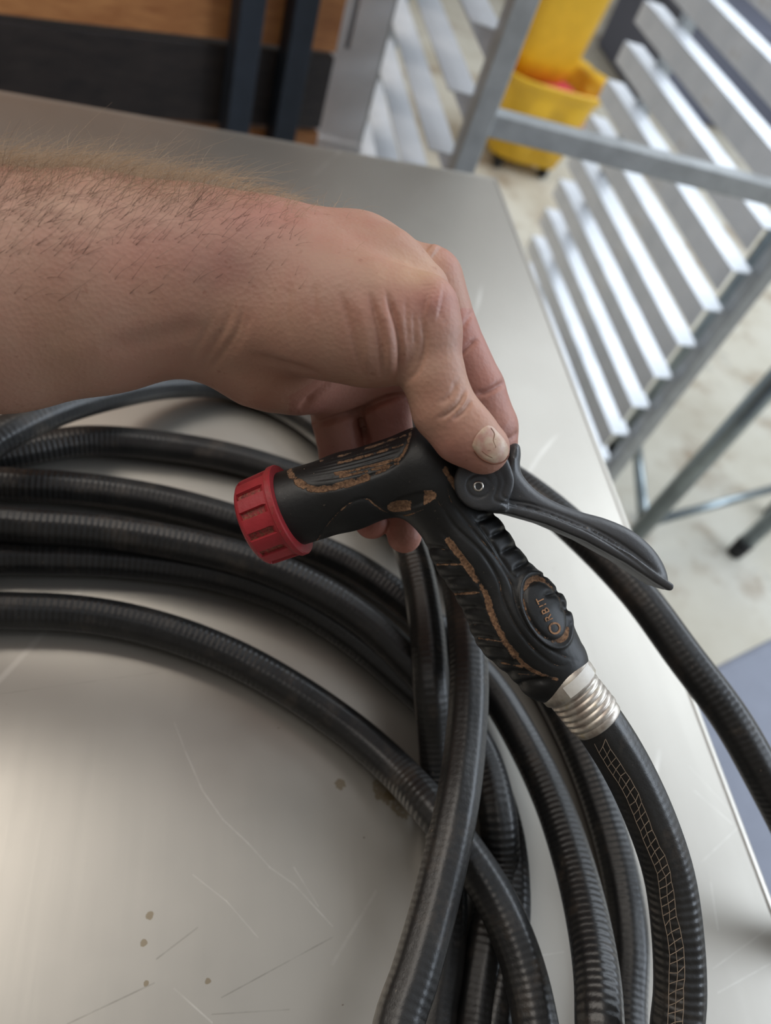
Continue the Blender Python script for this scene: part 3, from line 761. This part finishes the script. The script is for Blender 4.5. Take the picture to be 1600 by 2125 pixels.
# soil packed into the recesses (stays where it is whatever the light does)
dirt = np.zeros(len(V)); spk = np.zeros(len(V))
def soil(pts, w, amt, t0=0, t1=1):
    p = smooth_line(pts) if len(pts) > 2 else np.array(pts, float)
    d, t = poly_dist(UV, p); m = (t >= t0) & (t <= t1) & (facing > 0)
    np.maximum(dirt, np.where(m, amt * np.exp(-(d / w) ** 2), 0), out=dirt)
soil(rb, 8, 1.0, .12, .78); soil(rb, 5, .75, .78, 1); soil(gC, 2.5, .62); soil(gA, 2.2, .40); soil(gB, 2.2, .42)
for k, L in enumerate(lines): soil(L[0][:2], 3, .8 if k in (1, 3, 6, 8) else .35)
soil(cap_pad, 9, .95, .0, .55); soil(cap_pad, 5, .6, .55, 1)
for k, L in enumerate(padl): soil(L[0], 4, (.8, .35, .55, .4, .75, .35, .3, .9, .85)[k], (.3, .5, .2, .5, .35, .1, .6, .3, .35)[k], 1)
soil([(925, 975), (940, 1000), (965, 1028)], 9, .9)
np.maximum(dirt, np.where((pk < 1) & (facing > 0), np.where(UV[:, 0] < 852, np.clip((UV[:, 1] - 1036) / 10, 0, 1), np.clip((UV[:, 0] - 872) / 15, 0, .8)), 0), out=dirt)
dang = (UV - np.array([1133, 1266])) @ np.array([.42, .907]) / 76
np.maximum(dirt, np.where(facing > -.1, np.exp(-((bd - .93) / .09) ** 2) * np.clip(np.abs(dang) * 1.35, .62, 1) * np.where(UV[:, 0] > 1165, .6 + .4 * (dang > .2), 1), 0), out=dirt)
spk = np.where((poly_dist(UV, [(600, 975), (720, 950), (840, 900)])[0] < 45) | (UV[:, 0] < 645), 1.0, .15) * (facing > 0)
VW = to_world(V)
nb = mk('body', VW, Q, NOZ, nz, True); vcol(nb, 'dirt', np.stack([dirt, spk, 0 * spk], 1))
bvh = BVHTree.FromPolygons([Vector(x) for x in VW], [tuple(q) for q in Q])
# worn raised lettering round the badge: big round first letter, smaller letters after it
mb = MB()
def letter(ch, px, py, size, ang, mat_lift=.00025):
    cu = bpy.data.curves.new('t', 'FONT'); cu.body = ch; cu.align_x = 'CENTER'; cu.align_y = 'CENTER'; cu.size = size; cu.extrude = 1.0; cu.offset = size * .004
    o = bpy.data.objects.new('t', cu); COL.objects.link(o); dg = bpy.context.evaluated_depsgraph_get()
    me = bpy.data.meshes.new_from_object(o.evaluated_get(dg)); ca, sa = math.cos(ang), math.sin(ang); out = []
    for v in me.vertices:
        x, y = v.co.x, -v.co.y
        u = px + ca * x - sa * y; w = py + sa * x + ca * y
        d = Vector(ray(u, w)).normalized(); h = bvh.ray_cast(Vector(CAM), d)
        if h[0] is None: h = (Vector(CAM) + d * D, Vector(-d))
        out.append(np.array(h[0]) + np.array(h[1]) * (mat_lift if v.co.z > 0 else -.0003) * (1 if h[1].dot(d) < 0 else -1))
    mb.add(out, [tuple(p.vertices) for p in me.polygons])
    bpy.data.objects.remove(o); bpy.data.curves.remove(cu); bpy.data.meshes.remove(me)
an = math.atan2(-.907, -.42)
for ch, k, s in (('O', 41, 34), ('R', 18, 22), ('B', 2, 22), ('I', -11, 22), ('T', -22, 22)):
    letter(ch, 1133 + .42 * k + (-2 if ch != 'O' else 2), 1266 + .907 * k, s, an)
LETT = NT('worn_soil_fill'); _k = LETT.ramp(LETT.noise(330, 5, .7), [(.32, srgb(30, 30, 31)), (.46, srgb(156, 118, 88))]); LETT.set(Base_Color=_k, Roughness=.9); LETT = LETT.m
tag(mb.build('lettering', LETT, nb), 'soil-filled worn lettering on the oval badge')

# red front ring
c0 = K(528, 1087, .2885); c1 = K(606, 1056, .2855); axc = c1 - c0; Lc = np.linalg.norm(axc)
r0, r1 = 92 * .2885 / FPX, 96 * .2855 / FPX
prof = [(0, r0 * .55), (-.0006, r0 * .80), (.0, r0 * .90), (.0010, r0 * .975), (.0019, r0)]
prof += [(Lc * t, r0 + (r1 - r0) * t) for t in np.linspace(.14, .80, 8)] + [(Lc * .84, r1 * 1.0), (Lc * .86, r1 * 1.03), (Lc * .97, r1 * 1.03), (Lc, r1 * 1.01), (Lc, r1 * .8)]
NG = 13
def slot(th, i):
    if 5 <= i <= 11:
        x = ((th / (2 * math.pi) * NG) % 1.0); return -.0012 * (1 if .34 < x < .66 else 0)
    return 0.0
V, Fc = lathe(c0, axc, prof, NG * 20, slot); V = np.array(V)
cp = mk('front_ring', to_world(V), Fc, RED, nz, True)
th = np.tile(np.arange(NG * 20) / (NG * 20.0) * NG % 1.0, len(prof)); ii = np.repeat(np.arange(len(prof)), NG * 20)
dd = np.where((ii >= 5) & (ii <= 11) & (th > .32) & (th < .68), .76, np.where(ii >= 13, .55, .25)); vcol(cp, 'dirt', np.stack([dd, 0 * dd, 0 * dd], 1))
cp.data.polygons.foreach_set('use_smooth', np.zeros(len(cp.data.polygons), bool)); cp.data.update()

# lever
g = Grid(K(930, 905, D) - [0, 0, .022], K(1400, 1245, D) + [0, 0, .022], 0.0009); sl, X = g.block(g.lo, g.lo + g.h * g.n); X = X[:g.n[0], :g.n[1], :g.n[2]]
PU = X[..., 0] / D * FPX + 800; PV = X[..., 1] / D * FPX + 1062.5; PZ = X[..., 2] - D
def poly_sdf(pts):
    P_ = np.array(pts, float); U = PU[:, :, 0]; Vv = PV[:, :, 0]; d = np.full(U.shape, 1e9); ins = np.zeros(U.shape, bool)
    for i in range(len(P_)):
        a, b = P_[i], P_[(i + 1) % len(P_)]; ex, ey = b - a
        t = np.clip(((U - a[0]) * ex + (Vv - a[1]) * ey) / (ex * ex + ey * ey), 0, 1)
        d = np.minimum(d, np.hypot(U - a[0] - t * ex, Vv - a[1] - t * ey))
        c = (a[1] > Vv) != (b[1] > Vv)
        with np.errstate(divide='ignore', invalid='ignore'): xi = a[0] + (Vv - a[1]) * ex / (ey if ey else 1e-9)
        ins ^= c & (U < xi)
    return (np.where(ins, -d, d) * D / FPX)
def extr(sd, h, r, off=0.0):
    q = np.stack([sd[:, :, None] + r + 0 * PZ, np.abs(PZ - off) - h + r], -1)
    return np.minimum(q.max(-1), 0) + np.linalg.norm(np.clip(q, 0, None), axis=-1) - r
up_l = [(1052, 930), (1062, 921), (1073, 924), (1077, 945), (1075, 965), (1078, 982), (1090, 1000), (1112, 1021), (1150, 1043), (1200, 1062), (1250, 1076), (1300, 1098), (1335, 1125), (1358, 1152), (1373, 1182), (1377, 1205), (1370, 1222)]
low_l = [(1340, 1204), (1280, 1164), (1200, 1120), (1120, 1086), (1050, 1066), (1010, 1056)]
paddle = smooth_line(up_l, 4).tolist() + low_l + [(1022, 1020), (1030, 985)]
rail_p = [(1368, 1222), (1340, 1205), (1280, 1165), (1200, 1121), (1120, 1087), (1050, 1067), (1000, 1060), (1010, 1036), (1050, 1046), (1122, 1065), (1205, 1098), (1288, 1145), (1350, 1190), (1377, 1209)]
ear = [(993 + 58 * math.cos(a), 1004 + 56 * math.sin(a)) for a in np.linspace(0, 2 * math.pi, 40, endpoint=False)]
horn = [(1000, 960), (960, 968), (925, 958), (905, 935), (920, 925), (980, 940), (1040, 960), (1045, 1000)]
Fl = extr(poly_sdf(paddle), .0095, .0060)
Fl = smin(Fl, extr(poly_sdf(rail_p), .0125, .0012), .0008)
Fe = np.minimum(extr(poly_sdf(ear), .0035, .0012, -.0145), extr(poly_sdf(ear), .0035, .0012, .0145))
Fe = smin(Fe, np.minimum(extr(poly_sdf(horn), .0030, .0012, -.0142), extr(poly_sdf(horn), .0030, .0012, .0142)), .002)
br = [(1015, 975), (1046, 985), (1040, 1062), (1005, 1060)]
Fe = smin(Fe, extr(poly_sdf(br), .0165, .002), .0015)
Fl = smin(Fl, Fe, .0015)
V, Q = g.mesh(Fl.astype(np.float32)); V = relax(V, Q, 2); V, Q = subdivide(V, Q)
V = carve(V, Q, [([(1024, 978), (1033, 998), (1030, 1022), (1026, 1036), (1042, 1044), (1100, 1056), (1170, 1080), (1245, 1116), (1315, 1162), (1366, 1206)], 3.5, .0007),
                 ([(1036, 972), (1047, 1000), (1043, 1030), (1110, 1048), (1180, 1073), (1250, 1105), (1320, 1150), (1372, 1196)], 3.0, .0005),
                 ([(993 + 24 * math.cos(a), 1008 + 24 * math.sin(a)) for a in np.linspace(0, 6.2, 20)], 2.5, .0005)])
mk('lever', to_world(V), Q, LEVER, nz, True); lev = nz.children[-1] if False else bpy.data.objects['lever']
pc = K(993, 1009, D - .0183)
V, Fc = lathe(pc, (0, 0, 1), [(.002, .0019), (.0002, .0019), (0, .0015), (.0, .00125), (.0012, .0012), (.002, .0003)], 28)
mk('pivot_rivet', to_world(np.array(V)), Fc, CHROME, lev, True)

# threaded metal collar
a = K(1150, 1384, D); b = K(1243, 1500, .2795); axc = b - a; Lc = np.linalg.norm(axc); R = 55 * D / FPX
prof = [(0, R * .8), (0, R * 1.18), (Lc * .26, R * 1.18), (Lc * .36, R * 1.16), (Lc * .40, R * 1.06)]
for k in range(5):
    t0 = .42 + k * .095; prof += [(Lc * t0, R * .98), (Lc * (t0 + .018), R * 1.05), (Lc * (t0 + .06), R * 1.05), (Lc * (t0 + .085), R * .97)]
prof += [(Lc * .90, R * 1.0), (Lc * .985, R * .99), (Lc * 1.0, R * .95), (Lc * 1.0, R * .8)]
V, Fc = lathe(a, axc, prof, 64); mk('threaded_collar', to_world(np.array(V)), Fc, COLLAR, nz, True); col = bpy.data.objects['threaded_collar']
t = axc / Lc; u = np.array([0, 0, -1.0]); u = u - t * (u @ t); u /= np.linalg.norm(u); w = np.cross(t, u); V = []; Fc = []
for i in range(13):
    an = -1.0 + 1.25 * i / 12
    for s in (.17, .345): V.append(a + t * Lc * s + R * 1.195 * (math.cos(an) * u + math.sin(an) * w))
for i in range(12): Fc.append((2 * i, 2 * i + 1, 2 * i + 3, 2 * i + 2))
mk('paper_tape', to_world(np.array(V)), Fc, STICK, col, True)
#@@HAND
# ------------------------------------------------------------------ forearm and hand, one continuous skin
g = Grid(K(-700, 250, .24), (0.075, 0.03, .375), 0.0011)
g.lo[2] = .195; g.lo[0] = -.425; g.lo[1] = -.150; g.n = np.ceil((np.array([.075, .032, .375]) - g.lo) / g.h).astype(int) + 1
arm = g.field()
def chain(F, pts, q, k):
    for i in range(len(pts) - 1): g.cap(F, (pts[i], pts[i + 1], q), k)
# forearm (visible radius in px at its depth)
chain(arm, [(-1380, 660, .258, 262), (-900, 640, .262, 262), (-350, 628, .266, 252), (0, 606, .270, 241), (200, 590, .272, 219), (380, 583, .274, 186), (500, 595, .276, 165)], 0.80, .006)
# carpus and back of the hand
chain(arm, [(500, 595, .276, 165), (600, 620, .279, 150), (700, 638, .284, 138)], .70, .010)
for p in ([(560, 560, .276, 112), (740, 560, .286, 92), (885, 588, .297, 62)], [(560, 580, .285, 110), (740, 560, .300, 88), (880, 590, .314, 60)],
          [(540, 610, .295, 110), (700, 620, .313, 88), (820, 650, .328, 58)], [(520, 650, .300, 110), (650, 700, .320, 80), (750, 720, .338, 54)]):
    chain(arm, p, 1.0, .012)
# heel of the hand, palm
chain(arm, [(480, 690, .280, 98), (560, 732, .284, 106), (625, 775, .292, 78)], .85, .010)
chain(arm, [(600, 740, .296, 100), (700, 800, .309, 58), (800, 770, .308, 60)], 1.0, .010)
# thumb metacarpal with its muscle and the web to the index
th = g.field()
chain(th, [(540, 645, .262, 100), (690, 650, .258, 122), (800, 665, .256, 112), (882, 645, .256, 64)], .66, .006)
chain(th, [(640, 560, .266, 95), (800, 560, .272, 70), (880, 600, .270, 50)], .8, .010)
chain(th, [(640, 688, .264, 68), (770, 718, .262, 58), (826, 726, .261, 46)], .7, .008)
# thumb phalanges
chain(th, [(882, 640, .256, 66), (893, 690, .256, 62), (902, 790, .257, 62), (922, 850, .2575, 64)], .92, .003)
chain(th, [(922, 850, .2575, 64), (962, 898, .2575, 63), (1003, 930, .2578, 55)], .82, .003)
arm = smin(arm, th, .006)
# fingers
def finger(pts, q=.95):
    f = g.field(); chain(f, pts, q, .0015); return f
idx = finger([(893, 582, .296, 68), (930, 690, .296, 62), (985, 810, .298, 62), (1014, 888, .300, 60), (1026, 960, .304, 50), (1024, 1016, .306, 43)])
mid = finger([(862, 640, .318, 60), (800, 850, .311, 52), (812, 930, .313, 50), (834, 1040, .314, 42), (839, 1112, .313, 36)])
rin = finger([(790, 690, .330, 58), (700, 872, .315, 52), (716, 950, .317, 52), (750, 1030, .315, 43), (772, 1082, .311, 37)])
lit = finger([(740, 740, .338, 52), (700, 900, .334, 45), (730, 980, .336, 42), (760, 1040, .336, 34)])
fg = smin(smin(idx, smin(mid, rin, .0006), .0006), lit, .0006)
arm = smin(arm, fg, .0045)
V, Q = g.mesh(arm.astype(np.float32)); V = relax(V, Q, 6); V, Q = subdivide(V, Q); V = relax(V, Q, 2)
near = .275
cr = [([(482, 625), (470, 672), (445, 715), (405, 778)], 9, .0005), ([(508, 630), (490, 690), (455, 740), (422, 784)], 8, .0006), ([(440, 650), (420, 700), (372, 768)], 7, .0003), ([(524, 640), (500, 700), (470, 745)], 9, .0003),
      ([(520, 735), (560, 748), (620, 764), (670, 780)], 8, .0010),
      ([(705, 600), (728, 680), (745, 740), (758, 785)], 7, .0007, 0, near), ([(765, 600), (786, 680), (794, 740), (797, 795)], 7, .0010, 0, near), ([(800, 600), (825, 680), (831, 740), (824, 800)], 6, .0017, 0, near),
      ([(736, 600), (757, 680), (770, 780)], 13, -.0006, 0, near), ([(785, 620), (806, 690), (812, 785)], 10, -.0008, 0, near),
      ([(600, 580), (596, 650), (605, 710)], 8, .0003, 0, near), ([(650, 580), (655, 670)], 8, .0003, 0, near), ([(842, 615), (848, 720)], 6, .0004, 0, near),
      ([(874, 650), (882, 710), (868, 765), (836, 800)], 6, .0008, 0, near), ([(858, 645), (862, 725)], 5, .0004, 0, near),
      ([(966, 804), (955, 834), (932, 856), (905, 872)], 5, .0009, 0, near), ([(980, 828), (963, 852), (938, 874)], 5, .0008, 0, near), ([(950, 788), (935, 820), (910, 840)], 6, .0005, 0, near), ([(972, 812), (962, 836), (945, 856)], 4, -.0004, 0, near),
      ([(942, 748), (966, 726), (992, 700)], 6, .0013, near, .32), ([(984, 820), (1015, 812), (1052, 790)], 6, .0014, near, .32), ([(1046, 914), (1064, 908), (1080, 892)], 5, .0009, near, .32),
      ([(952, 690), (966, 670), (984, 640)], 5, .0005, near, .32),
      ([(628, 882), (690, 872), (745, 856), (790, 832), (860, 814)], 7, .0032, .270, .34), ([(618, 852), (660, 815), (715, 772)], 7, .0022, .270, .34), ([(744, 850), (752, 880), (766, 920)], 6, .0015, .283, .33),
      ([(200, 728), (320, 700), (430, 668)], 24, .0011), ([(60, 752), (300, 690), (470, 640)], 26, -.0004),
      ([(892, 512), (906, 524)], 18, -.0012, near, .32),
      ([(884, 626), (915, 632)], 26, -.0012, 0, near)]
# small crosswise skin lines over the thumb knuckle
for k in range(9): cr.append(([(900 + 6 * k - 30, 595 + 9 * k), (935 + 3 * k - 30, 590 + 10 * k)], 2.4, .0002, 0, near))
V = carve(V, Q, cr)
N = normals(V, Q); UV = to_px(V)
def blob(c, r, z0=0, z1=9): return np.exp(-(np.linalg.norm((UV - np.array(c)) / np.array(r), axis=1)) ** 2) * ((V[:, 2] > z0) & (V[:, 2] < z1))
base = np.array(srgb(172, 134, 116)[:3]); pink = np.array(srgb(166, 108, 99)[:3]); pale = np.array(srgb(194, 163, 131)[:3]); deep = np.array(srgb(152, 100, 86)[:3])
C = np.repeat(base[None], len(V), 0)
def tint(w, col):
    global C
    w = np.clip(w, 0, 1)[:, None]; C = C * (1 - w) + col * w
tint(.75 * blob((900, 610), (70, 50), 0, near), pink); tint(.65 * blob((930, 540), (40, 40), near), pink); tint(.6 * blob((860, 560), (90, 40)), pale)
tint(.65 * blob((960, 960), (110, 70), 0, near), pink); tint(.5 * blob((560, 450), (120, 50)), pink); tint(.45 * blob((300, 520), (120, 80)), pink)
palm = np.array(srgb(150, 86, 80)[:3]); tint(.6 * ((V[:, 2] > near) & (UV[:, 0] > 600) & (UV[:, 0] < 905) & (UV[:, 1] > 640)), palm); tint(.6 * ((V[:, 2] > near) & (UV[:, 0] >= 905) & (UV[:, 1] > 640)), pink); tint(.35 * ((UV[:, 1] > 1060) & (V[:, 2] > near)), np.array(srgb(176, 84, 80)[:3]))  # palm tint: redder skin, also darkened to put its shade into the colour
tint(.45 * blob((560, 790), (140, 70)), deep); tint(.3 * blob((150, 420), (200, 80)), pale); tint(.55 * blob((470, 555), (75, 60)), np.array(srgb(128, 84, 80)[:3]))  # palm-heel and wrist-hollow tints put the shade there into the skin colour
hand_base = to_world(K(-300, 600, .27))
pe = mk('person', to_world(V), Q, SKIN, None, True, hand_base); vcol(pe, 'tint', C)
tag(pe, 'bare hairy left forearm and hand reaching in from the left, thumb on the nozzle lever', 'person')
hb = BVHTree.FromPolygons([Vector(x) for x in to_world(V)], [tuple(q) for q in Q])
# thumbnail: a bowed plate laid on the skin
NAIL = NT('thumbnail'); _n = NAIL.noise(240, 4); _c = NAIL.ramp(_n, [(0.35, srgb(176, 132, 118)), (0.55, srgb(188, 160, 140)), (0.75, srgb(202, 184, 158))])
_s = NAIL.ramp(NAIL.noise(330, 3), [(0.66, (0, 0, 0)), (0.70, (.8, .8, .8))]); NAIL.set(Base_Color=NAIL.mix(_s, _c, srgb(130, 76, 50)), Roughness=.38); NAIL.bump(_n, .0002); NAIL = NAIL.m
outl = smooth_line([(978, 925), (986, 905), (1006, 884), (1018, 882), (1036, 898), (1052, 918), (1058, 938), (1050, 954), (1030, 962), (1008, 960), (990, 946), (978, 925)], 5)[:-1]
cen = outl.mean(0); V2 = []; F2 = []; n = len(outl); RINGS = (1.0, .93, .7, .45, .2)
for r in RINGS:
    for p in outl:
        u = cen + (p - cen) * r; d = Vector(ray(*u)).normalized(); h = hb.ray_cast(Vector(CAM), d)
        lift = -.0003 if r == 1.0 else .00028 + .00025 * (1 - r)
        V2.append(np.array(h[0]) - np.array(d) * lift if h[0] is not None else to_world(K(*u, .25)))
for i in range(len(RINGS) - 1):
    for j in range(n): F2.append((i * n + j, i * n + (j + 1) % n, (i + 1) * n + (j + 1) % n, (i + 1) * n + j))
F2.append(tuple((len(RINGS) - 1) * n + j for j in range(n)))
tag(mk('thumbnail', V2, F2, NAIL, pe, True), 'cracked dirty pale thumbnail')
mb = MB(); nail_ = bpy.data.objects['thumbnail']
for ln, rr in (([(1019, 888), (1026, 900), (1024, 914), (1029, 928)], .00016), ([(1029, 928), (1022, 934), (1012, 935)], .00012), ([(984, 936), (996, 950), (1012, 959), (1030, 963), (1047, 957), (1056, 944)], .00022), ([(1000, 936), (1010, 944), (1022, 950)], .0001)):
    pts = []
    for u in smooth_line(ln, 4):
        d = Vector(ray(*u)).normalized(); h = hb.ray_cast(Vector(CAM), d); pts.append(np.array(h[0]) - np.array(d) * .00034)
    mb.tube(pts, rr, 5)
mb.build('nail_crack', simple('nail_dirt', srgb(112, 66, 44), .8), nail_, True)
# hair on the forearm and back of the hand
facing = -(N * V).sum(1) / np.linalg.norm(V, axis=1); up_ = N @ np.array([0, -1.0, 0])
dens = np.where(UV[:, 0] < 620, np.clip((720 - UV[:, 1]) / 320, 0, 1), np.clip((780 - UV[:, 0]) / 500, 0, 1) * (up_ > .5) * .35)
dens *= np.clip(.42 + up_ * 1.0, 0.04, 1.4) * (facing > -.75) * (UV[:, 0] > -120) * (UV[:, 0] < 800)
dens *= np.where(facing < .35, 1.7, 1.0) * np.where(UV[:, 0] < 420, 1.0, .6)
pick = rng.choice(len(V), 3900, p=dens / dens.sum()); Ph = []; Fh = []; Th = []
SEG = 6
for i in pick:
    n_ = N[i]; s_top = np.clip((up_[i] - .35) / .5, 0, 1)
    along_ = np.array([1.0, 0.12, 0]); side_ = np.array([.75, -.60, 0])
    dirn = along_ * s_top * .25 + side_ * (1 - s_top) + n_ * (.20 + .85 * s_top) + rng.normal(0, .20 + .18 * s_top, 3)
    dirn /= np.linalg.norm(dirn); curl = along_ * (1.3 * rng.random() + .1) * s_top - n_ * (.35 + .3 * s_top) + rng.normal(0, .35, 3)
    Lh = (.0065 + .0075 * rng.random()) * (1.0 if UV[i, 0] < 500 else .5) * (1.05 + .25 * s_top)
    pts = np.array([V[i] - n_ * .0002 + dirn * Lh * t + curl * Lh * (.5 + .3 * s_top) * t * t for t in np.linspace(0, 1, SEG)])
    r = .00006 * (1 - np.linspace(0, .75, SEG)); t = pts[-1] - pts[0]; t /= np.linalg.norm(t)
    u = np.cross(t, [0, 0, 1.0]); u /= np.linalg.norm(u) + 1e-9; w = np.cross(t, u); o = len(Ph) * 3 * SEG
    backlit = np.clip(s_top * 1.15 + rng.normal(0, .25), 0, 1)  # hairs on top get paler: backlight painted into the hair colour
    Th.append(np.repeat((np.array(srgb(66, 42, 34)[:3]) * (1 - backlit) + np.array(srgb(196, 172, 144)[:3]) * backlit)[None], 3 * SEG, 0))
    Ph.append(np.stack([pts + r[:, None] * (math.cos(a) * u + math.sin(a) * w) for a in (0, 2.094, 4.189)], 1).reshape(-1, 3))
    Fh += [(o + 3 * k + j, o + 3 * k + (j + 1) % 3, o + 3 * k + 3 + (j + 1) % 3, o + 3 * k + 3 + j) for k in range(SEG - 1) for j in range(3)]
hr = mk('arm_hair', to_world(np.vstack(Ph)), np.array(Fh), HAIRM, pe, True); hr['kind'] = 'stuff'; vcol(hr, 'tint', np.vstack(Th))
